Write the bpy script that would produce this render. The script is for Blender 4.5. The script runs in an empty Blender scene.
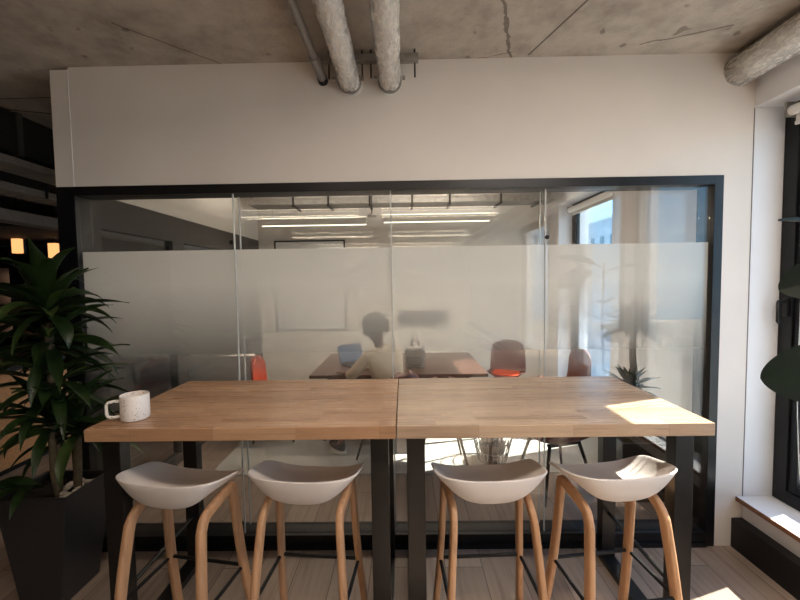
import bpy, bmesh, math, random
from mathutils import Vector, Matrix, Euler
from math import sin, cos, pi, radians as R
random.seed(7)
S = bpy.context.scene
COL = S.collection
YW = 2.26            # front face of the glazed partition
CEIL = 3.01

# ------------------------------------------------------------------ materials
def lin(c):
    return tuple(((x / 255) / 12.92 if x / 255 <= .04045 else ((x / 255 + .055) / 1.055) ** 2.4) for x in c) + (1,)

class NT:
    def __init__(s, name):
        s.m = bpy.data.materials.new(name); s.m.use_nodes = True
        s.t = s.m.node_tree; s.t.nodes.clear()
        s.out = s.n('ShaderNodeOutputMaterial')
    def n(s, typ, **kw):
        nd = s.t.nodes.new(typ)
        for k, v in kw.items(): setattr(nd, k, v)
        return nd
    def l(s, a, b): s.t.links.new(a, b)
    def setin(s, nd, k, v):
        if isinstance(v, bpy.types.NodeSocket): s.l(v, nd.inputs[k])
        else: nd.inputs[k].default_value = v
    def coord(s, scale=(1, 1, 1), rot=(0, 0, 0), loc=(0, 0, 0)):
        tc = s.n('ShaderNodeTexCoord'); mp = s.n('ShaderNodeMapping')
        mp.inputs['Scale'].default_value = scale; mp.inputs['Rotation'].default_value = rot; mp.inputs['Location'].default_value = loc
        s.l(tc.outputs['Object'], mp.inputs['Vector']); return mp.outputs['Vector']
    def noise(s, vec, scale, detail=4, rough=.55):
        n = s.n('ShaderNodeTexNoise'); s.l(vec, n.inputs['Vector'])
        n.inputs['Scale'].default_value = scale; n.inputs['Detail'].default_value = detail; n.inputs['Roughness'].default_value = rough
        return n.outputs['Fac']
    def ramp(s, fac, stops):
        r = s.n('ShaderNodeValToRGB'); s.l(fac, r.inputs['Fac'])
        e = r.color_ramp.elements
        while len(e) < len(stops): e.new(.5)
        for i, (p, c) in enumerate(stops):
            e[i].position = p; e[i].color = c if len(c) == 4 else tuple(c) + (1,)
        return r.outputs['Color']
    def mix(s, f, a, b, mode='MIX'):
        m = s.n('ShaderNodeMix', data_type='RGBA', blend_type=mode)
        s.setin(m, 0, f); s.setin(m, 6, a); s.setin(m, 7, b); return m.outputs[2]
    def math(s, op, a, b=0, clamp=False):
        m = s.n('ShaderNodeMath', operation=op, use_clamp=clamp); s.setin(m, 0, a); s.setin(m, 1, b); return m.outputs[0]
    def bsdf(s, color, rough=.5, metal=0, spec=.5, bump=None, bstr=.2, bdist=.01, coat=0):
        b = s.n('ShaderNodeBsdfPrincipled')
        s.setin(b, 'Base Color', color); s.setin(b, 'Roughness', rough); s.setin(b, 'Metallic', metal)
        b.inputs['Specular IOR Level'].default_value = spec; b.inputs['Coat Weight'].default_value = coat
        if bump is not None:
            bp = s.n('ShaderNodeBump'); bp.inputs['Strength'].default_value = bstr; bp.inputs['Distance'].default_value = bdist
            s.l(bump, bp.inputs['Height']); s.l(bp.outputs[0], b.inputs['Normal'])
        s.l(b.outputs[0], s.out.inputs['Surface']); return b

def simple(name, rgb, rough=.5, metal=0, spec=.5, var=.06, nscale=12, bump=0.0, coat=0):
    t = NT(name); v = t.coord()
    f = t.noise(v, nscale)
    c = lin(rgb)
    a = tuple(x * (1 - var) for x in c[:3]); b = tuple(min(1, x * (1 + var)) for x in c[:3])
    t.bsdf(t.ramp(f, [(.3, a), (.7, b)]), rough, metal, spec, f if bump else None, bump, .004, coat)
    return t.m

def emit(name, rgb, strength):
    t = NT(name); e = t.n('ShaderNodeEmission'); e.inputs[0].default_value = lin(rgb); e.inputs[1].default_value = strength
    t.l(e.outputs[0], t.out.inputs['Surface']); return t.m

def glass(name, tint=(1, 1, 1, 1), boost=1.0, ior=1.5):
    t = NT(name)
    g = t.n('ShaderNodeNewGeometry')
    i = t.n('ShaderNodeMix', data_type='FLOAT'); t.l(g.outputs['Backfacing'], i.inputs[0]); i.inputs[2].default_value = ior; i.inputs[3].default_value = 1 / ior
    fr = t.n('ShaderNodeFresnel'); t.l(i.outputs[0], fr.inputs['IOR'])
    fac = t.math('MULTIPLY', fr.outputs[0], boost, True)
    tr = t.n('ShaderNodeBsdfTransparent'); tr.inputs[0].default_value = tint
    gl = t.n('ShaderNodeBsdfGlossy'); gl.inputs['Roughness'].default_value = 0
    mx = t.n('ShaderNodeMixShader'); t.l(fac, mx.inputs[0]); t.l(tr.outputs[0], mx.inputs[1]); t.l(gl.outputs[0], mx.inputs[2])
    t.l(mx.outputs[0], t.out.inputs['Surface']); return t.m

def film_mat():
    # frosted film: opaque frosting at the top that thins out in fine dots to clear glass
    t = NT('frosted_gradient_film')
    tc = t.n('ShaderNodeTexCoord'); sx = t.n('ShaderNodeSeparateXYZ'); t.l(tc.outputs['Object'], sx.inputs[0])
    mr = t.n('ShaderNodeMapRange'); t.l(sx.outputs['Z'], mr.inputs[0])
    mr.inputs[1].default_value = 1.09; mr.inputs[2].default_value = 1.69; mr.inputs[3].default_value = 0; mr.inputs[4].default_value = .98
    d = t.n('ShaderNodeBsdfDiffuse'); d.inputs[0].default_value = lin((236, 236, 234))
    tl = t.n('ShaderNodeBsdfTranslucent'); tl.inputs[0].default_value = lin((248, 248, 246))
    dt = t.n('ShaderNodeMixShader'); dt.inputs[0].default_value = .6
    t.l(d.outputs[0], dt.inputs[1]); t.l(tl.outputs[0], dt.inputs[2])
    rf = t.n('ShaderNodeBsdfRefraction'); rf.inputs['Roughness'].default_value = .28; rf.inputs['IOR'].default_value = 1.12
    rf.inputs[0].default_value = (.95, .95, .95, 1)
    fr = t.n('ShaderNodeMixShader'); 
    k = t.math('MULTIPLY', mr.outputs[0], .28)
    k = t.math('ADD', k, .70, True)
    t.l(k, fr.inputs[0])
    t.l(rf.outputs[0], fr.inputs[1]); t.l(dt.outputs[0], fr.inputs[2])
    tr = t.n('ShaderNodeBsdfTransparent')
    mx = t.n('ShaderNodeMixShader'); t.l(mr.outputs[0], mx.inputs[0]); t.l(tr.outputs[0], mx.inputs[1]); t.l(fr.outputs[0], mx.inputs[2])
    t.l(mx.outputs[0], t.out.inputs['Surface']); return t.m

def concrete_mat():
    t = NT('stained_concrete'); v = t.coord()
    big = t.noise(v, 1.1, 6, .6); mid = t.noise(v, 5, 8, .65); fine = t.noise(v, 40, 5, .7)
    c = t.ramp(big, [(.3, lin((146, 137, 128))), (.5, lin((172, 163, 153))), (.7, lin((192, 184, 173)))])
    c = t.mix(.55, c, t.ramp(mid, [(.3, lin((116, 107, 98))), (.5, lin((170, 161, 150))), (.75, lin((200, 192, 181)))]))
    pits = t.ramp(t.noise(v, 9, 2, .4), [(.70, (0, 0, 0, 1)), (.74, (1, 1, 1, 1))])
    c = t.mix(t.math('MULTIPLY', pits, .5), c, lin((70, 60, 52)))
    # board joints and cracks: thin lines given by two plan points
    sx = t.n('ShaderNodeSeparateXYZ'); wob = t.noise(v, 14, 3)
    t.l(v, sx.inputs[0])
    for (x0, y0, x1, y1, w, k, wb) in LINES:
        L = math.hypot(x1 - x0, y1 - y0); nx, ny = -(y1 - y0) / L, (x1 - x0) / L
        d = t.math('ADD', t.math('MULTIPLY', sx.outputs[0], nx), t.math('MULTIPLY', sx.outputs[1], ny))
        d = t.math('SUBTRACT', d, x0 * nx + y0 * ny)
        d = t.math('ADD', d, t.math('MULTIPLY', t.math('SUBTRACT', wob, .5), wb))
        d = t.math('ABSOLUTE', d)
        m = t.math('LESS_THAN', d, w)
        a = t.math('ADD', t.math('MULTIPLY', sx.outputs[0], (x1 - x0) / L), t.math('MULTIPLY', sx.outputs[1], (y1 - y0) / L))
        a = t.math('SUBTRACT', a, (x0 * (x1 - x0) + y0 * (y1 - y0)) / L)
        m = t.math('MULTIPLY', m, t.math('MULTIPLY', t.math('GREATER_THAN', a, 0), t.math('LESS_THAN', a, L)))
        c = t.mix(t.math('MULTIPLY', m, k), c, lin((58, 48, 40)))
    t.bsdf(c, .85, 0, .3, t.math('ADD', mid, t.math('MULTIPLY', fine, .3)), .35, .02)
    return t.m

def plank_mat(name, length, width, cols, seam, rot=0, rough=.5, seamw=.002, grain=(1.2, 26, 26), loc=(0, 0, 0), spec=.4):
    t = NT(name); v = t.coord(rot=(0, 0, rot), loc=loc)
    b = t.n('ShaderNodeTexBrick'); t.l(v, b.inputs['Vector'])
    b.inputs['Scale'].default_value = 1; b.inputs['Brick Width'].default_value = length; b.inputs['Row Height'].default_value = width
    b.inputs['Mortar Size'].default_value = seamw; b.inputs['Mortar Smooth'].default_value = .1; b.inputs['Bias'].default_value = 0
    b.offset = .37; b.offset_frequency = 2; b.squash = .82; b.squash_frequency = 3
    b.inputs['Color1'].default_value = (0, 0, 0, 1); b.inputs['Color2'].default_value = (1, 1, 1, 1); b.inputs['Mortar'].default_value = (.5, .5, .5, 1)
    tone = t.ramp(b.outputs['Color'], [(0, lin(cols[0])), (.5, lin(cols[1])), (1, lin(cols[2]))])
    mp = t.n('ShaderNodeMapping'); t.l(v, mp.inputs[0]); mp.inputs['Scale'].default_value = grain
    off = t.n('ShaderNodeVectorMath', operation='ADD'); t.l(mp.outputs[0], off.inputs[0]); t.l(b.outputs['Color'], off.inputs[1])
    g = t.noise(off.outputs[0], 2.2, 7, .62)
    c = t.mix(.75, tone, t.ramp(g, [(.28, (.55, .5, .46, 1)), (.5, (.9, .88, .86, 1)), (.75, (1.08, 1.08, 1.08, 1))]), 'MULTIPLY')
    c = t.mix(b.outputs['Fac'], c, lin(seam))
    rr = t.ramp(g, [(.3, (rough + .1,) * 3), (.7, (rough - .06,) * 3)])
    t.bsdf(c, rr, 0, spec, t.math('SUBTRACT', g, t.math('MULTIPLY', b.outputs['Fac'], 1.5)), .12, .003)
    return t.m

def speckle_mat():
    t = NT('speckled_ceramic'); v = t.coord()
    c = lin((236, 228, 220))
    col = None
    base = c
    for i, (sc, thr, k) in enumerate(((120, .2, (80, 68, 62)), (80, .17, (160, 110, 80)), (150, .18, (50, 48, 52)))):
        vo = t.n('ShaderNodeTexVoronoi'); t.l(v, vo.inputs['Vector']); vo.inputs['Scale'].default_value = sc; vo.inputs['Randomness'].default_value = 1
        m = t.math('LESS_THAN', vo.outputs['Distance'], thr * 1.2)
        sel = t.math('GREATER_THAN', t.noise(v, 30 + 9 * i, 1), .56)
        col = t.mix(t.math('MULTIPLY', m, sel), base if col is None else col, lin(k))
    t.bsdf(col, .35, 0, .5); return t.m

def foil_mat():
    t = NT('lagging_foil'); v = t.coord(scale=(1, .35, 1))
    n1 = t.noise(v, 18, 6, .7); n2 = t.noise(v, 55, 3, .6)
    c = t.ramp(n1, [(.3, lin((196, 193, 188))), (.55, lin((222, 220, 216))), (.8, lin((240, 239, 236)))])
    t.bsdf(c, t.ramp(n2, [(.3, (.16,) * 3), (.7, (.36,) * 3)]), .45, .6, t.math('ADD', n1, t.math('MULTIPLY', n2, .4)), .9, .012); return t.m

def leaf_mat(name, a, b, rough=.38, spec=.5, tr=.22):
    t = NT(name); v = t.coord(); n = t.noise(v, 7, 4)
    c = t.ramp(n, [(.3, lin(a)), (.7, lin(b))])
    p = t.bsdf(c, rough, 0, spec)
    tl = t.n('ShaderNodeBsdfTranslucent'); t.l(c, tl.inputs[0])
    mx = t.n('ShaderNodeMixShader'); mx.inputs[0].default_value = tr
    t.l(p.outputs[0], mx.inputs[1]); t.l(tl.outputs[0], mx.inputs[2]); t.l(mx.outputs[0], t.out.inputs['Surface']); return t.m

def brushed_rug():
    t = NT('grey_woven_rug'); v = t.coord(); n = t.noise(v, 160, 3); n2 = t.noise(v, 3, 3)
    t.bsdf(t.mix(.5, t.ramp(n, [(.3, lin((150, 148, 143))), (.7, lin((196, 194, 188)))]), t.ramp(n2, [(.3, lin((160, 158, 153))), (.7, lin((186, 184, 178)))])), .95, 0, .1, n, .5, .004)
    return t.m

# plan lines on the slab (x0,y0,x1,y1,half width,strength,wobble)
LINES = [(.98, 1.55, .75, 2.24, .006, .75, .0), (.42, 1.6, .66, 2.3, .008, .6, .06), (-1.45, 1.9, -1.06, 2.27, .006, .5, .02),
         (1.35, 2.16, 1.75, 2.02, .007, .55, .05), (.45, 2.27, .66, 2.2, .004, .5, .04), (-3.4, 2.62, -2.0, 2.6, .006, .8, 0), (-3.4, 2.62, -2.0, 3.05, .01, .8, 0),
         (-3.0, -.5, 3, -.5, .006, .6, 0), (-.9, .7, -.1, 1.4, .006, .5, .05)]
M = {}
M['concrete'] = concrete_mat()
M['plaster'] = simple('white_plaster', (218, 211, 204), .75, var=.025, nscale=3)
M['plaster_room'] = simple('warm_white_plaster', (226, 220, 210), .75, var=.02, nscale=3)
M['reveal'] = simple('white_gloss_paint', (226, 226, 228), .45, var=.015, nscale=5)
M['black'] = simple('black_powder_coat', (14, 14, 15), .45, 0, .3, var=.15, nscale=30)
M['black_frame'] = simple('black_window_frame', (13, 13, 16), .35, 0, .35, var=.1)
M['black_rail'] = simple('black_trunking', (17, 15, 15), .5, 0, .4, var=.2)
M['steel'] = simple('dark_steel', (26, 24, 23), .35, .2, .45, var=.2, nscale=18)
M['floor'] = plank_mat('pale_oak_planks', 2.1, .22, ((138, 121, 109), (150, 132, 119), (163, 145, 131)), (84, 70, 61), rot=pi / 2, rough=.42, seamw=.0022, grain=(.9, 14, 14))
M['top_l'] = plank_mat('beech_stave_top', .42, .042, ((160, 120, 88), (174, 134, 101), (190, 152, 118)), (126, 92, 64), rough=.27, seamw=.0006, grain=(1.5, 30, 30), loc=(.11, .013, 0))
M['top_r'] = plank_mat('beech_stave_top_daylit', .47, .042, ((162, 136, 112), (177, 151, 126), (192, 167, 141)), (130, 104, 80), rough=.27, seamw=.0006, grain=(1.5, 30, 30), loc=(.31, .021, 0))  # same beech as the left top, daylight sheen put into greyer colours
M['edge'] = plank_mat('beech_edge', .5, .06, ((160, 112, 74), (178, 130, 90), (196, 148, 106)), (120, 82, 52), rough=.45, seamw=.0006, grain=(1.2, 60, 60))
M['stoolwood'] = plank_mat('oak_bentwood', 3, .5, ((190, 146, 108), (194, 150, 112), (198, 154, 117)), (160, 112, 74), rough=.45, seamw=0, grain=(22, 22, 1.6))
M['shell'] = simple('matt_white_shell', (214, 205, 198), .48, 0, .45, var=.012, nscale=6)
M['shell2'] = simple('matt_white_shell_clean', (220, 212, 206), .48, 0, .45, var=.012, nscale=6)
M['speckle'] = speckle_mat()
M['foil'] = foil_mat()
M['pipe_grey'] = simple('grey_conduit', (128, 124, 120), .4, .3, var=.08)
M['galv'] = simple('galvanised_steel', (150, 147, 142), .4, .7, var=.2, nscale=20)
M['duct'] = simple('grey_duct_paint', (150, 146, 140), .55, .3, var=.08)
M['glass'] = glass('partition_glass', (.965, .97, .965, 1), 1.1)
M['winglass'] = glass('window_glass', (.93, .95, .95, 1), 1.0)
M['jointglass'] = simple('silicone_joint', (188, 190, 188), .25, 0, .6, var=.02)
M['film'] = film_mat()
M['planter'] = simple('charcoal_planter', (42, 40, 41), .38, 0, .5, var=.1)
M['leaf'] = leaf_mat('dracaena_leaf', (20, 36, 15), (42, 62, 25))
M['leaf_edge'] = leaf_mat('dracaena_leaf_light', (40, 60, 24), (74, 92, 44))
M['leaf_dark'] = leaf_mat('rubber_plant_leaf', (12, 18, 8), (20, 28, 12), .55, .15, .1)
M['leaf_in'] = leaf_mat('yucca_leaf', (18, 30, 18), (34, 50, 28), .5, .25, .1)
M['cane'] = simple('plant_cane', (88, 74, 52), .8, var=.3, nscale=40, bump=.5)
M['soil'] = simple('dark_soil', (40, 30, 24), .95, var=.4, nscale=60, bump=.8)
M['pebble'] = simple('pale_pebble', (200, 190, 178), .7, var=.1)
M['chipboard'] = simple('brown_chipboard_edge', (120, 82, 58), .7, var=.15, nscale=60)
M['orange'] = simple('orange_shell', (206, 76, 44), .45, var=.05)
M['burgundy'] = simple('burgundy_shell', (96, 42, 36), .45, var=.08)
M['meettop'] = simple('walnut_table_top', (84, 60, 52), .3, 0, .5, var=.12, nscale=6)
M['rug'] = brushed_rug()
M['lamp'] = emit('lamp_diffuser', (255, 240, 214), 1.7)
M['lamp_office'] = emit('office_lamp_diffuser', (255, 236, 206), 7)
M['panel'] = emit('added_panel_diffuser', (255, 226, 196), 6)  # glow of the added, unseen ceiling panels
M['spot'] = emit('warm_shelf_light', (255, 176, 110), .75)
M['spot2'] = emit('pink_white_niche_light', (255, 196, 158), 2.0)
M['counterwood'] = plank_mat('counter_ply', 2.4, .6, ((186, 138, 92), (196, 148, 100), (204, 158, 110)), (120, 84, 56), rough=.5, seamw=.002)
M['dark'] = simple('dark_painted_soffit', (40, 36, 33), .8, var=.25, nscale=4)
M['grey_board'] = simple('grey_ceiling_board', (116, 110, 104), .8, var=.12)
M['skin'] = simple('brown_skin', (112, 76, 58), .55, 0, .4, var=.05)
M['hair'] = simple('black_curly_hair', (24, 20, 19), .9, var=.4, nscale=90, bump=1)
M['shirt'] = simple('cream_shirt', (222, 206, 182), .85, 0, .2, var=.05, nscale=20, bump=.2)
M['trousers'] = simple('dark_trousers', (42, 42, 48), .85, 0, .2, var=.1)
M['shoe'] = simple('grey_trainer', (58, 58, 62), .6, 0, .3, var=.1)
M['sole'] = simple('white_rubber_sole', (214, 212, 208), .6, var=.03)
M['laptop'] = simple('dark_grey_aluminium', (56, 58, 62), .35, .6, var=.05)
M['screen'] = emit('laptop_screen_blue', (130, 150, 175), .2)
M['whiteboard'] = simple('whiteboard_enamel', (232, 232, 230), .2, 0, .5, var=.01)
M['blind'] = simple('white_blind_fabric', (226, 224, 220), .8, var=.02)
M['white_plastic'] = simple('white_plastic', (222, 220, 216), .4, var=.02)
M['building'] = simple('grey_render_facade', (150, 152, 156), .8, var=.15, nscale=.8)
M['building2'] = simple('pale_render_facade', (205, 200, 190), .8, var=.06, nscale=.8)
M['darkglass'] = simple('dark_window_glass', (46, 54, 62), .15, 0, .6, var=.1)
M['street'] = simple('pale_paving', (168, 164, 156), .9, var=.1, nscale=.5)
M['dark_wall'] = simple('dark_grey_wall', (74, 70, 66), .8, var=.1)
M['mesh_grey'] = simple('grey_wire', (140, 140, 142), .35, .6, var=.05)
M['eye'] = simple('eye_white', (220, 216, 210), .3)
M['lip'] = simple('lip_brown', (110, 62, 54), .5)

# ------------------------------------------------------------------ mesh helpers
class MB:
    def __init__(s): s.b = bmesh.new()
    def box(s, x0, x1, y0, y1, z0, z1, bev=0, seg=2, mat=None, mi=0):
        r = bmesh.ops.create_cube(s.b, size=1)
        vs = r['verts']
        for v in vs:
            v.co = Vector((x0 + (v.co.x + .5) * (x1 - x0), y0 + (v.co.y + .5) * (y1 - y0), z0 + (v.co.z + .5) * (z1 - z0)))
        fs = list({f for v in vs for f in v.link_faces})
        for f in fs: f.material_index = mi
        if bev:
            es = list({e for v in vs for e in v.link_edges})
            r2 = bmesh.ops.bevel(s.b, geom=es, offset=bev, segments=seg, profile=.6, affect='EDGES')
            vs = list({v for f in r2['faces'] for v in f.verts} | {v for v in vs if v.is_valid})
        if mat is not None: bmesh.ops.transform(s.b, matrix=mat, verts=[v for v in vs if v.is_valid])
        return s
    def tube(s, pts, r, n=12, caps=True, flat=None, up=Vector((0, 0, 1))):
        # r: number or list; flat=(rx,ry) elliptical / rounded cross-section
        pts = [Vector(p) for p in pts]; k = len(pts)
        rs = r if isinstance(r, (list, tuple)) else [r] * k
        rings = []; prev = None
        for i, p in enumerate(pts):
            d = (pts[min(i + 1, k - 1)] - pts[max(i - 1, 0)]).normalized()
            if prev is None:
                a = up if abs(d.dot(up)) < .95 else Vector((1, 0, 0))
                u = (a - d * a.dot(d)).normalized()
            else:
                u = (prev - d * prev.dot(d)).normalized()
            prev = u; w = d.cross(u)
            ring = []
            for j in range(n):
                t = 2 * pi * j / n
                cx, cy = cos(t), sin(t)
                if flat:
                    e = .55
                    cx = math.copysign(abs(cx) ** e, cx) * flat[0]; cy = math.copysign(abs(cy) ** e, cy) * flat[1]
                    q = u * cx + w * cy
                    q = q * (rs[i] if isinstance(r, (list, tuple)) else 1)
                else: q = (u * cx + w * cy) * rs[i]
                ring.append(s.b.verts.new(p + q))
            rings.append(ring)
        for i in range(k - 1):
            for j in range(n):
                s.b.faces.new((rings[i][j], rings[i][(j + 1) % n], rings[i + 1][(j + 1) % n], rings[i + 1][j]))
        if caps:
            s.b.faces.new(rings[0][::-1]); s.b.faces.new(rings[-1])
        return s
    def cyl(s, p0, p1, r, n=20): return s.tube([p0, p1], r, n)
    def lathe(s, prof, c=(0, 0, 0), n=32, close=False):
        rings = []
        for (r, z) in prof:
            rings.append([s.b.verts.new((c[0] + r * cos(2 * pi * j / n), c[1] + r * sin(2 * pi * j / n), c[2] + z)) for j in range(n)])
        for i in range(len(prof) - 1):
            for j in range(n):
                s.b.faces.new((rings[i][j], rings[i][(j + 1) % n], rings[i + 1][(j + 1) % n], rings[i + 1][j]))
        if close:
            s.b.faces.new(rings[0][::-1]); s.b.faces.new(rings[-1])
        return s
    def ball(s, c, r, seg=20, ring=12, sc=(1, 1, 1)):
        m = Matrix.Translation(c) @ Matrix.Diagonal((*sc, 1))
        bmesh.ops.create_uvsphere(s.b, u_segments=seg, v_segments=ring, radius=r, matrix=m); return s
    def prism(s, pts, axis, a, b):
        # polygon pts in the two other axes, extruded along axis
        def P(p, h):
            return {'x': (h, p[0], p[1]), 'y': (p[0], h, p[1]), 'z': (p[0], p[1], h)}[axis]
        v0 = [s.b.verts.new(P(p, a)) for p in pts]; v1 = [s.b.verts.new(P(p, b)) for p in pts]
        n = len(pts); s.b.faces.new(v0[::-1]); s.b.faces.new(v1)
        for i in range(n): s.b.faces.new((v0[i], v0[(i + 1) % n], v1[(i + 1) % n], v1[i]))
        return s
    def build(s, name, mat, parent=None, smooth=False, loc=None):
        bmesh.ops.recalc_face_normals(s.b, faces=s.b.faces)
        me = bpy.data.meshes.new(name); s.b.to_mesh(me); s.b.free()
        for m in (mat if isinstance(mat, (list, tuple)) else [mat]): me.materials.append(m)
        if smooth:
            for p in me.polygons: p.use_smooth = True
        o = bpy.data.objects.new(name, me); COL.objects.link(o)
        if loc: o.location = loc
        if parent: o.parent = parent
        if smooth and smooth != 'all':
            me.set_sharp_from_angle(angle=R(38))
        return o

def tag(o, label=None, cat=None, group=None, kind=None):
    if label: o['label'] = label
    if cat: o['category'] = cat
    if group: o['group'] = group
    if kind: o['kind'] = kind
    return o
def empty(name, loc=(0, 0, 0), rz=0, label=None, cat=None, group=None, kind=None):
    o = bpy.data.objects.new(name, None); COL.objects.link(o); o.location = loc; o.rotation_euler = (0, 0, rz); o.empty_display_size = .1
    return tag(o, label, cat, group, kind)
def copy_tree(o, parent=None):
    c = o.copy(); COL.objects.link(c)
    c.parent = parent
    for ch in [x for x in bpy.data.objects if x.parent == o]: copy_tree(ch, c)
    return c
def struct(name, mb, mat, label, smooth=False):
    return tag(mb.build(name, mat, smooth=smooth), label, None, None, 'structure')

# ------------------------------------------------------------------ shell of the place
struct('floor', MB().box(-8, 2.35, -8, 9.5, -.1, 0), M['floor'], 'pale wooden plank floor running through the office')
struct('ceiling', MB().box(-8, 2.6, -8, 9.5, CEIL, CEIL + .25), M['concrete'], 'bare stained concrete ceiling slab')
# front wall = glazed partition: white upper wall, white pier at right
wf = MB().box(-2.005, 2.1, YW, YW + .12, 2.30, CEIL).box(1.925, 2.1, YW, YW + .12, 0, 2.30)
struct('wall_front', wf, M['plaster'], 'white plaster wall above and right of the glazed partition')
struct('trim_1', MB().box(-2.117, -2.008, YW + .001, YW + .12, 2.30, 2.996), M['plaster'], 'narrow white end panel at the left of the upper wall')
struct('trim_2', MB().box(-2.0085, -2.0045, YW - .0025, YW + .01, 2.302, 2.998), M['reveal'], 'pale vertical bead on the upper wall')
struct('trim_3', MB().box(2.094, 2.1, YW - .0015, YW + .02, .32, 2.69), M['grey_board'], 'thin shadow joint beside the window reveal')

win = empty('window_1', (0, YW, 0), kind='structure', label='black framed double glazed partition with frosted band')
def wp(name, mb, mat, **k):
    o = mb.build(name, mat, win, **k); o.matrix_parent_inverse = win.matrix_world.inverted(); o.matrix_parent_inverse = Matrix.Translation((0, -YW, 0)); return o
wp('frame', MB().box(-2.117, -2.005, YW - .004, YW + .13, 0, 2.30, .002).box(1.871, 1.925, YW - .006, YW + .13, 0, 2.30, .002)
   .box(-2.005, 1.871, YW - .006, YW + .13, 2.246, 2.30, .002).box(-2.005, 1.871, YW - .006, YW + .13, 0, .09, .002)
   .box(-2.005, 1.871, YW - .016, YW - .004, 0, .03), M['black_frame'])
for yy, xs in ((YW + .02, (-2.005, -1.045, -.075, .872, 1.871)), (YW + .105, (-2.005, -1.045, -.075, .872, 1.871))):
    for a, b in zip(xs[:-1], xs[1:]):
        wp('glass_pane', MB().box(a + .0025, b - .0025, yy, yy + .009, .09, 2.246), M['glass'])
    for x in xs[1:-1]:
        wp('glazing_joint', MB().box(x - .003, x + .003, yy - .002, yy + .011, .09, 2.246), M['jointglass'])
wp('frosted_film', MB().box(-2.003, 1.869, YW + .0299, YW + .03, .9, 1.905), M['film'])
# make the film one single sheet
fo = [o for o in COL.objects if o.name.startswith('frosted_film')][0]
bm = bmesh.new(); bm.from_mesh(fo.data)
bmesh.ops.delete(bm, geom=[f for f in bm.faces if abs(f.normal.y) < .9 or f.normal.y > 0], context='FACES'); bm.to_mesh(fo.data); bm.free()
for x, z in ((-1.06, .16), (-1.06, 1.95), (.88, 1.95)):
    wp('clamp', MB().lathe([(0, 0), (.014, 0), (.014, .006), (0, .006)], n=16).build('tmp', M['galv']) and MB().cyl((x, YW + .012, z), (x, YW + .021, z), .013, 16), M['black'])
for o in [o for o in bpy.data.objects if o.name.startswith('tmp')]: bpy.data.objects.remove(o)

# right wall with window recess (x 2.1 .. 2.28), camera side and meeting room side
XR, XF = 2.10, 2.28
wr = MB()
wr.box(XR, 2.5, -8, 9.5, 2.695, CEIL)                 # bulkhead above the windows
wr.box(XR, 2.5, -8, 9.5, 0, .29)                      # apron below the sill
wr.box(XR + .0, 2.5, YW + .004, 3.75, .29, 2.695)     # pier at the partition
wr.box(XR, 2.5, 5.03, 9.5, .29, 2.695)
wr.box(2.26, 2.5, -8, -7.6, .29, 2.695)
struct('wall_right', wr, M['reveal'], 'white right wall with deep window recesses')
struct('trim_4', MB().box(2.06, 2.30, -7.6, YW, .295, .32, .003), M['reveal'], 'white window sill along the right wall')
struct('trim_5', MB().box(2.055, 2.062, -7.6, YW, .293, .319), M['chipboard'], 'raw brown chipboard edge of the window sill')
struct('trim_6', MB().box(2.10, 2.30, 3.75, 5.03, .291, .32), M['reveal'], 'white sill in the meeting room')
struct('baseboard_right', MB().box(2.03, 2.098, -7.6, YW - .002, 0, .185, .004), M['black_rail'], 'black service trunking at the foot of the right wall')

def make_window(name, y0, y1, label, sash=.075, handle=False, z0=.32, z1=2.695):
    w = empty(name, (XF, (y0 + y1) / 2, z0), kind='structure', label=label)
    T = Matrix.Translation((-XF, -(y0 + y1) / 2, -z0))
    def a(nm, mb, mat, par=w, **k):
        o = mb.build(nm, mat, par, **k)
        if par is w: o.matrix_parent_inverse = T
        return o
    a('frame', MB().box(XF, XF + .07, y0, y0 + sash, z0, z1, .003).box(XF, XF + .07, y1 - sash, y1, z0, z1, .003)
      .box(XF, XF + .07, y0 + sash, y1 - sash, z0, z0 + sash, .003).box(XF, XF + .07, y0 + sash, y1 - sash, z1 - sash, z1, .003)
      .box(XF + .012, XF + .06, y0 + sash, y0 + sash + .05, z0 + sash, z1 - sash, .003).box(XF + .012, XF + .06, y1 - sash - .05, y1 - sash, z0 + sash, z1 - sash, .003)
      .box(XF + .012, XF + .06, y0 + sash + .05, y1 - sash - .05, z0 + sash, z0 + sash + .05, .003).box(XF + .012, XF + .06, y0 + sash + .05, y1 - sash - .05, z1 - sash - .05, z1 - sash, .003), M['black_frame'])
    a('glass_pane', MB().box(XF + .03, XF + .038, y0 + sash + .05, y1 - sash - .05, z0 + sash + .05, z1 - sash - .05), M['winglass'])
    if handle:
        a('window_handle', MB().box(XF - .012, XF + .002, y1 - .062, y1 - .03, 1.45, 1.56, .004)
          .tube([(XF - .01, y1 - .046, 1.54), (XF - .05, y1 - .046, 1.54), (XF - .055, y1 - .05, 1.535), (XF - .055, y1 - .05, 1.42), (XF - .048, y1 - .05, 1.412), (XF - .035, y1 - .05, 1.412)], .008, 10), M['steel'], smooth=True)
    return w
make_window('window_2', .90, YW, 'black framed window at the right edge beside the partition', sash=.08, handle=True)
make_window('window_3', -.35, .75, 'black framed window on the camera side of the room')
make_window('window_4', -2.6, -1.2, 'black framed window further behind the camera')
make_window('window_5', 3.75, 5.03, 'black framed window of the meeting room', sash=.05)
struct('trim_7', MB().box(2.27, 2.5, .75, .90, .29, 2.695).box(2.27, 2.5, -7.6, -2.6, .29, 2.695).box(2.27, 2.5, -1.2, -.35, .29, 2.695), M['reveal'], 'white piers between the windows')

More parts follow.
